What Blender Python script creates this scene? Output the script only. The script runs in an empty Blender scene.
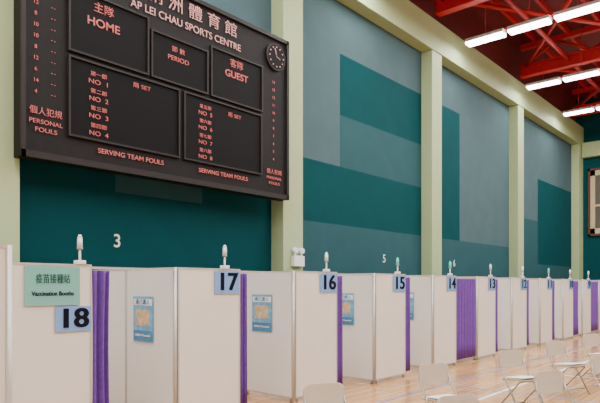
import bpy, bmesh, math, random
from mathutils import Vector
random.seed(4)
scene=bpy.context.scene
COL=scene.collection

# ---------------- materials ----------------
def mat(name,rgb,rough=.6,metal=0,emit=None,es=0,noise=0.0,nscale=8,spec=.4,bump=0):
    m=bpy.data.materials.new(name); m.use_nodes=True
    nt=m.node_tree; b=nt.nodes['Principled BSDF']
    b.inputs['Roughness'].default_value=rough; b.inputs['Metallic'].default_value=metal
    b.inputs['Specular IOR Level'].default_value=spec
    c=(*rgb,1); b.inputs['Base Color'].default_value=c
    if noise>0 or bump>0:
        tc=nt.nodes.new('ShaderNodeTexCoord'); n=nt.nodes.new('ShaderNodeTexNoise')
        n.inputs['Scale'].default_value=nscale; n.inputs['Detail'].default_value=4
        nt.links.new(tc.outputs['Object'],n.inputs['Vector'])
        if noise>0:
            r=nt.nodes.new('ShaderNodeMapRange')
            r.inputs['From Min'].default_value=.3; r.inputs['From Max'].default_value=.7
            r.inputs['To Min'].default_value=1-noise; r.inputs['To Max'].default_value=1+noise
            nt.links.new(n.outputs['Fac'],r.inputs['Value'])
            mx=nt.nodes.new('ShaderNodeVectorMath'); mx.operation='SCALE'
            mx.inputs[0].default_value=rgb
            nt.links.new(r.outputs['Result'],mx.inputs['Scale'])
            nt.links.new(mx.outputs['Vector'],b.inputs['Base Color'])
        if bump>0:
            bp=nt.nodes.new('ShaderNodeBump'); bp.inputs['Strength'].default_value=bump
            nt.links.new(n.outputs['Fac'],bp.inputs['Height']); nt.links.new(bp.outputs['Normal'],b.inputs['Normal'])
    if emit:
        b.inputs['Emission Color'].default_value=(*emit,1); b.inputs['Emission Strength'].default_value=es
    return m

M_grey=mat('paint_grey_teal',(.064,.112,.125),.8,noise=.05,nscale=2,spec=.12)
M_mid=mat('paint_mid_teal',(.024,.080,.092),.8,noise=.05,nscale=2,spec=.12)
M_teal=mat('paint_dark_teal',(.001,.052,.060),.8,noise=.05,nscale=2,spec=.10)
M_green=mat('paint_pale_green',(.37,.45,.235),.6,noise=.03)
M_white=mat('wall_white',(.7,.7,.68),.8,noise=.03)
M_red=mat('roof_red_steel',(.48,.010,.014),.5,noise=.1)
M_reddk=mat('roof_red_deck',(.13,.010,.012),.7,noise=.2)
M_panel=mat('panel_cream',(.73,.665,.585),.55,noise=.02,nscale=3)
M_panelin=mat('panel_cream_inner',(.76,.735,.70),.55,noise=.02,nscale=3)
M_alu=mat('aluminium',(.55,.53,.49),.45,.4,noise=.03)
M_purple=mat('curtain_purple',(.16,.070,.33),.9,noise=.12,nscale=20,spec=.1)
M_plate=mat('plate_blue',(.18,.32,.62),.6)
M_sgreen=mat('sign_green',(.17,.42,.37),.6)
M_black=mat('ink_black',(.004,.004,.012),.6,spec=.1)
M_dgreen=mat('ink_green',(.01,.07,.05),.5)
M_board=mat('board_dark',(.011,.0095,.0095),.6,noise=.1,spec=.15)
M_boardin=mat('board_panel_black',(.0045,.004,.0045),.6,spec=.10)
M_frame=mat('board_frame',(.019,.015,.014),.5,spec=.2)
M_pink=mat('board_lettering_pink',(.50,.11,.10),.6)
M_pale=mat('board_lettering_pale',(.55,.27,.25),.6)
M_wht=mat('white_plastic',(.8,.8,.78),.4)
M_num=mat('numeral_cream',(.75,.78,.6),.6)
M_glow=mat('lamp_diffuser',(1,1,1),.5,emit=(1,.99,.98),es=22)
M_fix=mat('fixture_metal',(.7,.7,.7),.4,.3)
M_clear=mat('beacon_lens',(.70,.76,.78),.15)
M_glens=mat('beacon_lens_green',(.05,.55,.40),.2,emit=(.05,.6,.4),es=.3)
M_grn=mat('grey_plastic',(.25,.25,.25),.5)
M_chair=mat('chair_beige',(.50,.41,.31),.5,noise=.03)
M_chrome=mat('chair_tube',(.36,.34,.31),.3,.8,noise=.02)
M_paper=mat('paper',(.85,.85,.84),.7)
M_pblue=mat('poster_blue',(.16,.38,.60),.5,noise=.25,nscale=12)
M_pteal=mat('poster_teal',(.05,.20,.36),.5,noise=.2,nscale=10)
M_pbeige=mat('poster_beige',(.58,.42,.25),.5,noise=.35,nscale=14)
M_win=mat('window_glass_dark',(.10,.09,.07),.5,spec=.2)
M_wframe=mat('window_frame_cream',(.5,.40,.24),.5)
M_brown=mat('brown_trim',(.10,.03,.02),.6)
M_line=mat('court_line_white',(.8,.8,.75),.4)
M_lineb=mat('court_line_blue',(.08,.16,.4),.4)

def floor_mat():
    m=bpy.data.materials.new('sprung_timber_floor'); m.use_nodes=True; nt=m.node_tree
    b=nt.nodes['Principled BSDF']; b.inputs['Roughness'].default_value=.16
    tc=nt.nodes.new('ShaderNodeTexCoord'); mp=nt.nodes.new('ShaderNodeMapping')
    mp.inputs['Rotation'].default_value=(0,0,math.pi/2)
    br=nt.nodes.new('ShaderNodeTexBrick')
    br.inputs['Color1'].default_value=(.64,.36,.14,1); br.inputs['Color2'].default_value=(.47,.235,.085,1)
    br.inputs['Mortar'].default_value=(.22,.10,.035,1); br.inputs['Scale'].default_value=1
    br.inputs['Brick Width'].default_value=1.8; br.inputs['Row Height'].default_value=.11
    br.inputs['Mortar Size'].default_value=.004; br.offset=.37
    n=nt.nodes.new('ShaderNodeTexNoise'); n.inputs['Scale'].default_value=1.2
    mx=nt.nodes.new('ShaderNodeMixRGB'); mx.blend_type='OVERLAY'; mx.inputs['Fac'].default_value=.35
    nt.links.new(tc.outputs['Object'],mp.inputs['Vector']); nt.links.new(mp.outputs['Vector'],br.inputs['Vector'])
    nt.links.new(tc.outputs['Object'],n.inputs['Vector'])
    nt.links.new(br.outputs['Color'],mx.inputs['Color1']); nt.links.new(n.outputs['Fac'],mx.inputs['Color2'])
    nt.links.new(mx.outputs['Color'],b.inputs['Base Color'])
    return m
M_floor=floor_mat()

# ---------------- builders ----------------
def link(o,parent=None):
    COL.objects.link(o)
    if parent: o.parent=parent
    return o
def group(name,loc=(0,0,0),rz=0):
    e=bpy.data.objects.new(name,None); e.empty_display_size=.2
    e.location=loc; e.rotation_euler=(0,0,rz); COL.objects.link(e); return e
def obj_bm(name,bm,m,parent=None,loc=(0,0,0),smooth=False):
    me=bpy.data.meshes.new(name); bm.to_mesh(me); bm.free()
    if smooth:
        for p in me.polygons: p.use_smooth=True
    me.materials.append(m); o=bpy.data.objects.new(name,me); o.location=loc
    return link(o,parent)
def box(name,x0,x1,y0,y1,z0,z1,m,parent=None,bev=0):
    bm=bmesh.new(); bmesh.ops.create_cube(bm,size=1)
    sx,sy,sz=abs(x1-x0),abs(y1-y0),abs(z1-z0)
    for v in bm.verts: v.co=Vector((v.co.x*sx,v.co.y*sy,v.co.z*sz))
    if bev: bmesh.ops.bevel(bm,geom=bm.edges[:],offset=bev,segments=2,affect='EDGES',profile=.5)
    return obj_bm(name,bm,m,parent,((x0+x1)/2,(y0+y1)/2,(z0+z1)/2))
def cyl(name,r,h,loc,m,parent=None,r2=None,seg=20,axis='Z'):
    bm=bmesh.new(); bmesh.ops.create_cone(bm,cap_ends=True,segments=seg,radius1=r,radius2=r if r2 is None else r2,depth=h)
    o=obj_bm(name,bm,m,parent,loc,False)
    for p in o.data.polygons:
        if len(p.vertices)==4: p.use_smooth=True
    if axis=='X': o.rotation_euler=(0,math.pi/2,0)
    if axis=='Y': o.rotation_euler=(math.pi/2,0,0)
    return o
def tube(name,pts,r,m,parent=None,seg=8):
    """round tube swept along points, as a mesh"""
    bm=bmesh.new(); P=[Vector(p) for p in pts]; rings=[]
    for i,p in enumerate(P):
        if i==0: d=P[1]-P[0]
        elif i==len(P)-1: d=P[-1]-P[-2]
        else: d=(P[i+1]-P[i]).normalized()+(P[i]-P[i-1]).normalized()
        d.normalize(); q=d.to_track_quat('Z','Y')
        rings.append([bm.verts.new(p+q@Vector((r*math.cos(2*math.pi*k/seg),r*math.sin(2*math.pi*k/seg),0))) for k in range(seg)])
    for a,b in zip(rings,rings[1:]):
        off=min(range(seg),key=lambda k:(b[k].co-a[0].co).length)
        for k in range(seg):
            bm.faces.new((a[k],a[(k+1)%seg],b[(k+1+off)%seg],b[(k+off)%seg]))
    bm.faces.new(rings[0]); bm.faces.new(rings[-1])
    bmesh.ops.recalc_face_normals(bm,faces=bm.faces)
    o=obj_bm(name,bm,m,parent)
    for p in o.data.polygons:
        if len(p.vertices)==4: p.use_smooth=True
    return o
def text(body,loc,size,m,parent,width=None,face='X',name='lettering',bold=0,sx=1):
    cu=bpy.data.curves.new(name,'FONT'); cu.body=body; cu.size=size; cu.align_x='CENTER'; cu.align_y='CENTER'
    cu.extrude=.002; cu.offset=bold; cu.materials.append(m)
    o=bpy.data.objects.new(name,cu); link(o,parent); o.location=loc
    o.rotation_euler=(math.pi/2,0,math.pi/2 if face=='X' else 0)
    if width:
        bpy.context.view_layer.update(); d=o.dimensions.x
        if d>0: o.scale=(width/d,1,1)
    else: o.scale=(sx,1,1)
    return o
def slab(name,w,h,r,th,m,parent,fn,n=14):
    """rounded rectangle slab, fn maps (u across, v along) -> xyz"""
    bm=bmesh.new(); vs=[]
    for i in range(8): vs.append(-h/2+r*(1-math.cos(i/8*math.pi/2)))
    k=6
    for i in range(k+1): vs.append(-h/2+r+(h-2*r)*i/k)
    for i in range(8): vs.append(h/2-r+r*math.sin((i+1)/8*math.pi/2))
    rows=[]
    for v in vs:
        a=max(0,abs(v)-(h/2-r)); hw=w/2-r+math.sqrt(max(0,r*r-a*a))
        rows.append([bm.verts.new(fn(hw*(2*j/n-1),v)) for j in range(n+1)])
    for i in range(len(rows)-1):
        for j in range(n): bm.faces.new((rows[i][j],rows[i][j+1],rows[i+1][j+1],rows[i+1][j]))
    bmesh.ops.remove_doubles(bm,verts=bm.verts,dist=1e-5)
    bmesh.ops.recalc_face_normals(bm,faces=bm.faces)
    o=obj_bm(name,bm,m,parent,smooth=True)
    s=o.modifiers.new('s','SOLIDIFY'); s.thickness=th; s.offset=0
    return o

TW=8.35; TC=8.0; YE=30.3; YB=-7.0; XR=16.0; ZR=10.9
# ---------------- room shell ----------------
fl=box('floor',-TW-.2,XR+.2,YB-.2,YE+.2,-.2,0,M_floor)
def fchild(name,x0,x1,y0,y1,m,z=.0015):
    o=box(name,x0,x1,y0,y1,0,z,m); o.parent=fl; o.location=o.location-fl.location; return o
fchild('line_side',-3.62,-3.55,-6,29,M_line)
fchild('line_cross_1',-3.55,12,11.4,11.45,M_line)
fchild('line_cross_2',-3.55,12,5.1,5.15,M_line)
fchild('line_cross_3',-3.55,12,17.7,17.75,M_line)
fchild('line_blue_side',-4.6,-4.56,-6,29,M_lineb)
fchild('line_blue_cross',-4.55,12,9.0,9.04,M_lineb)
fchild('line_blue_cross_2',-4.55,12,14.0,14.04,M_lineb)
box('ceiling',-TW-.2,XR+.2,YB-.2,YE+.2,ZR,ZR+.2,M_reddk)
wl=box('wall_left',-TW-.2,-TW,YB,YE,0,ZR,M_grey)
def patch(name,y0,y1,z0,z1,m,d=.004):
    o=box(name,-TW,-TW+d,y0,y1,z0,z1,m); o.parent=wl; o.location=o.location-wl.location
box('wall_right',XR,XR+.2,YB,YE,0,ZR,M_white)
box('wall_back',-TW-.2,XR+.2,YB-.2,YB,0,ZR,M_white)
we=box('wall_end',-TW-.2,XR+.2,YE,YE+.2,0,ZR,M_teal)
# painted colour blocks
patch('paint_1',3.2,8.9,0,5.3,M_teal)
patch('paint_2',5.05,6.84,3.2,3.7,M_mid,.006)
patch('paint_3',11.07,15.2,5.8,7.27,M_teal)
patch('paint_4',11.07,15.2,4.55,5.8,M_mid)
patch('paint_5',9.0,15.2,3.15,4.55,M_teal)
patch('paint_6',9.0,15.2,0,3.15,M_mid)
patch('paint_7',15.4,17.5,3.15,7.27,M_teal)
patch('paint_8',15.4,21.9,0,3.15,M_mid)
patch('paint_9',24.9,29.9,4.4,6.2,M_teal)
patch('paint_10',22.1,29.9,3.15,4.4,M_mid)
patch('paint_11',24.9,29.9,2.6,4.4,M_teal,.006)
patch('paint_12',22.1,29.9,0,3.15,M_mid,.004)
patch('paint_13',YB,2.9,0,5.3,M_teal)
patch('roof_fascia',YB,YE,9.4,ZR,M_reddk,.01)
# columns
for y0,y1 in ((-3.2,-2.6),(2.8,3.4),(8.68,9.3),(15.0,15.6),(21.7,22.3),(29.6,YE)):
    box('column',-TW,-TC,y0,y1,0,8.5,M_green,None,.01)
box('trim_ringbeam_left',-TW,-TC+.03,YB,YE,8.5,9.4,M_green,None,.015)
box('trim_ringbeam_end',-TC+.03,XR,YE-.35,YE,7.9,8.6,M_green,None,.015)
# end wall window
w=group('window_1',(-7.75,YE-.03,0))
box('glass',0,3.4,-.01,.02,4.3,7.1,M_win,w)
for i,(a,b,c,d) in enumerate(((.1,3.3,4.2,4.45),(.1,3.3,7.0,7.25),(.1,.3,4.2,7.25),(3.15,3.3,4.2,7.25),(.3,3.2,5.5,5.6),(1.2,1.3,4.3,7.1),(2.2,2.3,4.3,7.1))):
    box('frame_%d'%i,a,b,-.06,.025,c,d,M_wframe,w)
for i,(a,b,c,d) in enumerate(((0,3.4,4.1,4.2),(0,3.4,7.25,7.35),(0,.1,4.1,7.35),(3.3,3.4,4.1,7.35))):
    box('surround_%d'%i,a,b,-.09,.025,c,d,M_brown,w)

# ---------------- roof steelwork ----------------
for yb in (-2.9,3.1,9.0,15.3,22.0,28.6):
    g=group('roof_truss',(0,yb,0))
    box('bottom_chord_flange',-TC,XR,-.14,.14,9.58,9.63,M_red,g)
    box('bottom_chord_web',-TC,XR,-.03,.03,9.63,9.95,M_red,g)
    box('bottom_chord_top',-TC,XR,-.14,.14,9.95,10.0,M_red,g)
    box('top_chord',-TC,XR,-.1,.1,10.62,10.8,M_red,g)
    x=-TC+.1; up=True; k=0
    while x<XR-1.2:
        a=(x,0,10.0 if up else 10.65); b=(x+1.2,0,10.65 if up else 10.0)
        tube('diagonal_%d'%k,[a,b],.05,M_red,g); x+=1.2; up=not up; k+=1
g=group('roof_purlins')
x=-7.4;k=0
while x<XR:
    box('purlin_%d'%k,x-.05,x+.05,YB+.05,YE-.05,10.72,10.9,M_red,g); x+=1.1;k+=1
for a,b in ((9.0,15.3),(15.3,22.0),(22.0,28.6)):
    g=group('roof_bracing')
    for i,(x0,x1) in enumerate(((-7.8,-3.5),(-3.5,.8),(.8,5))):
        tube('brace_a_%d'%i,[(x0,a,10.0),(x1,b,10.0)],.07,M_red,g)
        tube('brace_b_%d'%i,[(x1,a,9.97),(x0,b,9.97)],.07,M_red,g)
g=group('sprinkler_pipe')
tube('main',[(-6.3,YB+.2,9.85),(-6.3,YE-.5,9.85)],.07,M_red,g)
tube('main_2',[(-4.2,YB+.2,10.15),(-4.2,YE-.5,10.15)],.08,M_red,g)

# ---------------- light fittings ----------------
for y in (-3.5,1.5,6.5,11.5,16.5,21.6,26.0):
    g=group('ceiling_light_row',(0,y,0))
    box('hanger_rail',-7.6,8.0,-.03,.03,9.13,9.17,M_red,g)
    for k in range(12):
        xc=-7.05+1.28*k
        box('housing_%d'%k,xc-.58,xc+.58,-.15,.15,9.03,9.13,M_fix,g,.01)
        box('diffuser_%d'%k,xc-.56,xc+.56,-.15,.15,8.97,9.03,M_glow,g)
        tube('rod_%d'%k,[(xc,0,9.15),(xc,0,10.8)],.012,M_red,g)
        L=bpy.data.lights.new('tube_light','AREA'); L.shape='RECTANGLE'; L.size=1.1; L.size_y=.25; L.energy=60
        L.color=(1,.995,.98)
        lo=bpy.data.objects.new('tube_light_%d'%k,L); lo.location=(xc,0,8.96); link(lo,g)

# ---------------- scoreboard ----------------
TB=7.75; BY0,BY1,BZ0,BZ1=3.30,8.55,3.40,6.57
sb=group('scoreboard',(-TB,BY0,BZ0))
W=BY1-BY0; H=BZ1-BZ0
box('cabinet',-.22,-.02,0,W,0,H,M_board,sb,.01)
def sbx(n,y0,y1,z0,z1,m,d0=-.02,d1=0.0): return box(n,d0,d1,y0-BY0,y1-BY0,z0-BZ0,z1-BZ0,m,sb)
sbx('frame_bottom',BY0,BY1,BZ0,BZ0+.09,M_frame,-.02,.03); sbx('frame_top',BY0,BY1,BZ1-.07,BZ1,M_frame,-.02,.03)
sbx('frame_left',BY0,BY0+.06,BZ0,BZ1,M_frame,-.02,.03); sbx('frame_right',BY1-.06,BY1,BZ0,BZ1,M_frame,-.02,.03)
def win(n,y0,y1,z0,z1):
    sbx(n+'_face',y0,y1,z0,z1,M_boardin,-.02,.0)
    e=.03
    sbx(n+'_b',y0,y1,z0-e,z0,M_frame,-.02,.03); sbx(n+'_t',y0,y1,z1,z1+e,M_frame,-.02,.03)
    sbx(n+'_l',y0-e,y0,z0-e,z1+e,M_frame,-.02,.03); sbx(n+'_r',y1,y1+e,z0-e,z1+e,M_frame,-.02,.03)
win('home_window',3.98,5.24,5.02,5.88)
win('period_window',5.34,6.44,5.02,5.72)
win('guest_window',6.56,7.78,5.02,5.84)
win('home_sets',3.98,5.84,3.82,4.90)
win('guest_sets',5.98,7.76,3.82,4.90)
def st(b,y,z,size,m=M_pink,width=None,bold=.0): return text(b,(.006,y-BY0,z-BZ0),size,m,sb,width,bold=bold)
st('AP LEI CHAU SPORTS CENTRE',6.1,6.03,.17,M_pale,2.3,.001)
st('鴨 脷 洲 體 育 館',6.0,6.30,.27,M_pale,2.3)
st('主隊',4.5,5.74,.16,M_pink,.32); st('HOME',4.5,5.52,.17,M_pink,.52,.002)
st('節 數',5.85,5.56,.10,M_pink,.26); st('PERIOD',5.85,5.41,.11,M_pink,.42)
st('客隊',7.15,5.70,.16,M_pink,.32); st('GUEST',7.15,5.50,.17,M_pink,.56,.002)
for i,(c,n) in enumerate((('第一節','1'),('第二節','2'),('第三節','3'),('第四節','4'))):
    z=4.76-.25*i
    st(c,4.42,z,.075,M_pink,.26); st('NO  '+n,4.42,z-.11,.095,M_pink,.3)
for i,(c,n) in enumerate((('第五節','5'),('第六節','6'),('第七節','7'),('第八節','8'))):
    z=4.76-.25*i
    st(c,6.42,z,.075,M_pink,.26); st('NO  '+n,6.42,z-.11,.095,M_pink,.3)
st('局 SET',5.15,4.78,.09,M_pink,.32); st('局 SET',7.1,4.76,.09,M_pink,.32)
st('SERVING TEAM FOULS',4.98,3.66,.10,M_pink,1.15,.001); st('SERVING TEAM FOULS',6.85,3.66,.10,M_pink,1.15,.001)
st('個人犯規',3.64,4.04,.115,M_pink,.45); st('PERSONAL',3.64,3.90,.085,M_pink,.46); st('FOULS',3.64,3.79,.085,M_pink,.3)
st('個人犯規',8.14,3.90,.10,M_pink,.42); st('PERSONAL',8.14,3.78,.075,M_pink,.42); st('FOULS',8.14,3.68,.075,M_pink,.3)
for i in range(15):
    z=4.3+.15*i
    st(str(15-i) if i%2 else '%d'%(i+4),3.5,z,.075,M_pink,None); st('- -',3.74,z,.07,M_pink,None)
for i in range(11):
    st(str(i+4),8.12,4.15+.15*i,.075,M_pink,None)
ck=cyl('clock_rim',.26,.05,(.01,8.17-BY0,6.15-BZ0),M_frame,sb,axis='X',seg=40)
cyl('clock_face',.235,.056,(.012,8.17-BY0,6.15-BZ0),M_boardin,sb,axis='X',seg=40)
for i in range(12):
    a=i*math.pi/6; yy=8.17-BY0+.19*math.sin(a); zz=6.15-BZ0+.19*math.cos(a)
    cyl('clock_tick_%d'%i,.014,.01,(.042,yy,zz),M_pale,sb,axis='X',seg=8)
tube('clock_hand_1',[(.045,8.17-BY0,6.15-BZ0),(.045,8.17-BY0+.1,6.15-BZ0-.03)],.008,M_pale,sb)
tube('clock_hand_2',[(.045,8.17-BY0,6.15-BZ0),(.045,8.17-BY0-.05,6.15-BZ0+.16)],.008,M_pale,sb)
for i,yy in enumerate((.6,2.6,4.6)):
    box('bracket_%d'%i,-.60,-.22,yy-.04,yy+.04,.3,.4,M_grn,sb); box('bracket_u_%d'%i,-.60,-.22,yy-.04,yy+.04,H-.5,H-.4,M_grn,sb)

for ch,y in (('3',5.08),('5',13.0),('6',17.1)):
    n=text(ch,(-TW+.012,y,2.40),.30,M_num,None,None,name='bay_numeral',bold=.002)
g=group('emergency_light',(-TC,9.08,2.25))
box('battery_box',0,.1,-.16,.16,-.16,.06,M_wht,g,.01)
for i,dy in enumerate((-.1,.1)):
    cyl('stem_%d'%i,.02,.08,(.05,dy,.09),M_wht,g)
    cyl('head_%d'%i,.07,.09,(.06,dy,.17),M_wht,g,.055,axis='X')

# ---------------- booths ----------------
HB=1.9; TF=5.52
def panel(name,parent,axis,a0,a1,c,z0=.06,z1=HB,m=M_panel):
    """framed partition panel; axis 'Y' runs along Y at x=c, axis 'X' runs along X at y=c (local)"""
    e=.018;t=.02
    def bx(n,u0,u1,za,zb,mm,tt):
        if axis=='Y': box(n,c-tt,c+tt,u0,u1,za,zb,mm,parent)
        else: box(n,u0,u1,c-tt,c+tt,za,zb,mm,parent)
    bx(name+'_infill',a0+e,a1-e,z0+e,z1-e,m,t*.7)
    bx(name+'_rail_top',a0,a1,z1-e,z1,M_alu,t); bx(name+'_rail_bottom',a0,a1,z0,z0+e,M_alu,t)
    bx(name+'_stile_a',a0,a0+e,z0+e,z1-e,M_alu,t); bx(name+'_stile_b',a1-e,a1,z0+e,z1-e,M_alu,t)
    for i,u in enumerate((a0+.05,a1-.05)):
        p=(c,u,z0/2) if axis=='Y' else (u,c,z0/2)
        cyl(name+'_foot_%d'%i,.02,z0,p,M_grn,parent)
def curtain(y0,width,closed=False):
    bm=bmesh.new()
    n=120 if closed else 60; folds=7 if closed else max(2,int(width/.07)); amp=.03 if closed else .04
    rows=[]
    zs=[.0,.3,.6,.9,1.2,1.5,1.7,HB-.16]
    for iz,z in enumerate(zs):
        sc=1 - .12*math.sin(math.pi*z/1.8) if not closed else 1
        rows.append([bm.verts.new((amp*math.sin(2*math.pi*folds*i/n+.3*math.sin(z*2)),width*i/n*sc,z)) for i in range(n+1)])
    for a in range(len(rows)-1):
        for i in range(n): bm.faces.new((rows[a][i],rows[a][i+1],rows[a+1][i+1],rows[a+1][i]))
    g=group('privacy_curtain',(-TF-.01,y0,.1))
    o=obj_bm('cloth',bm,M_purple,g,smooth=True)
    s=o.modifiers.new('s','SOLIDIFY'); s.thickness=.006
    return g
def beacon(y,green=False):
    g=group('signal_beacon',(-TF,y,HB+.001))
    box('clamp',-.035,.035,-.05,.05,0,.04,M_wht,g,.005)
    cyl('pole',.012,.12,(0,0,.095),M_wht,g)
    cyl('collar',.03,.02,(0,0,.16),M_grn,g)
    cyl('lens',.028,.10,(0,0,.22),M_glens if green else M_clear,g,.025)
    cyl('cap',.026,.03,(0,0,.285),M_glens if green else M_wht,g,.012)
def number(y,n,z0=1.58,z1=1.87,w=.42):
    g=group('number_sign',(-TF+.024,y,(z0+z1)/2))
    box('plate',0,.006,-w/2,w/2,-(z1-z0)/2,(z1-z0)/2,M_plate,g)
    for i,d in enumerate((-.007,0,.007)):
        text(str(n),(.010+.0005*i,d,0),(z1-z0)*1.08,M_black,g,w*.68,bold=.0035)
def poster(x,y,z):
    g=group('information_poster',(x,y,z))
    box('sheet',-.21,.21,-.006,0,-.28,.28,M_pblue,g)
    box('header',-.19,.19,-.009,-.004,.17,.25,M_paper,g)
    box('picture',-.15,.13,-.009,-.004,-.08,.12,M_pbeige,g)
    box('footer',-.20,.20,-.009,-.004,-.27,-.14,M_pteal,g)
    text('護己護人',(0,-.012,.21),.07,M_pteal,g,.3,face='Y')
    text('COVID-19 Vaccination',(0,-.012,-.20),.04,M_paper,g,.32,face='Y')
corners=[2.04+2.08*k for k in range(12)]
curt=[(.2,0),(.13,0),(.16,0),(.2,0),(1.0,1),(.15,0),(.2,0),(.25,0),(.6,0),(1.0,1),(.2,0),(.2,0)]
for k,y in enumerate(corners):
    n=18-k
    g=group('partition_booth',(-TF,y,0))
    panel('front',g,'Y',.03,1.02,0)
    panel('side_near',g,'X',-1.0,0.0,0,m=M_panelin)
    panel('side_far',g,'X',-2.0,-1.01,0,m=M_panelin)
    panel('back_a',g,'Y',.03,1.03,-2.0,m=M_panelin); panel('back_b',g,'Y',1.04,2.05,-2.0,m=M_panelin)
    cyl('corner_post',.02,HB,(.0,0,HB/2),M_alu,g); cyl('mid_post',.018,HB,(-1.005,0,HB/2),M_alu,g)
    box('curtain_rail',-.012,.012,1.02,2.06,HB-.045,HB-.02,M_alu,g)
    wd,cl=curt[k]; curtain(y+1.04,wd,bool(cl))
    if k==0: number(2.86,18,1.225,1.475,.38)
    else: number(y+.79,n)
    beacon(y+(.9 if k==0 else .77),k in (3,4,7))
    if k<7 : poster(-TF-.61,y-.024,1.27)
g=group('partition_booth',(-TF,corners[-1]+2.08,0)); panel('side_near',g,'X',-1.0,0,0); panel('side_far',g,'X',-2.0,-1.01,0)
g=group('booth_sign',(-TF+.024,2.65,1.68))
box('board',0,.006,-.275,.275,-.19,.19,M_sgreen,g)
text('疫苗接種站',(.010,0,.065),.10,M_dgreen,g,.34); text('Vaccination Booths',(.010,0,-.075),.06,M_black,g,.42,bold=.001)
g=group('partition_screen',(-3.21,0,0)); panel('panel',g,'Y',.30,1.30,0); cyl('post',.022,HB,(0,1.30,HB/2),M_alu,g)
box('base_a',-.2,.2,.4,.44,0,.03,M_alu,g); box('base_b',-.2,.2,1.16,1.2,0,.03,M_alu,g)

# ---------------- chairs ----------------
def chair(x,y,rz=0,sheet=True):
    g=group('folding_chair',(x,y,0),rz)
    slab('backrest',.41,.23,.07,.016,M_chair,g,lambda u,v:(-.20-.10*v+ .35*u*u -.02,u,.68+v))
    slab('seat',.41,.39,.07,.022,M_chair,g,lambda u,v:(v+.02,u,.44+.02*(v/.2)-.03*math.cos(u/.21*1.5)*.5))
    for s in (-1,1):
        tube('frame_front_%d'%(s>0),[(-.235,s*.18,.76),(-.16,s*.205,.56),(.0,s*.215,.36),(.24,s*.215,.0)],.011,M_chrome,g)
        tube('frame_rear_%d'%(s>0),[(.19,s*.185,.43),(.08,s*.19,.32),(-.26,s*.19,.0)],.011,M_chrome,g)
    tube('bar_top',[(-.235,-.18,.76),(-.245,0,.77),(-.235,.18,.76)],.01,M_chrome,g)
    tube('bar_front',[(.18,-.215,.09),(.18,.215,.09)],.009,M_chrome,g)
    tube('bar_rear',[(-.18,-.19,.075),(-.18,.19,.075)],.009,M_chrome,g)
    tube('bar_seat',[(.18,-.19,.425),(.18,.19,.425)],.009,M_chrome,g)
    if sheet:
        o=box('seat_sheet',-.17,.215,-.18,.18,.460,.464,M_paper,g); o.rotation_euler=(0,-.1,.05)
R=math.radians(-28)
for x,y,r in ((-3.14,3.84,0),(-3.03,5.71,.05),(-2.90,7.64,-.03),(-2.85,9.45,.04),(-2.8,11.3,0),(-2.8,13.2,.03),
              (-1.98,4.12,.02),(-1.86,6.0,.05),(-1.8,7.85,-.04),(-1.75,9.8,0)):
    chair(x+.08,y+.13,R+r)

# ---------------- world & camera ----------------
wd=bpy.data.worlds.new('world'); scene.world=wd; wd.use_nodes=True
wd.node_tree.nodes['Background'].inputs[0].default_value=(.8,.85,.9,1); wd.node_tree.nodes['Background'].inputs[1].default_value=.6
cd=bpy.data.cameras.new('camera'); cam=bpy.data.objects.new('camera',cd); COL.objects.link(cam)
cam.location=(0,0,1.68)
cam.rotation_euler=(math.pi/2,0,math.atan(500/575))
cd.sensor_width=36; cd.lens=34.5; cd.shift_y=84.5/600; cd.clip_end=200
scene.camera=cam
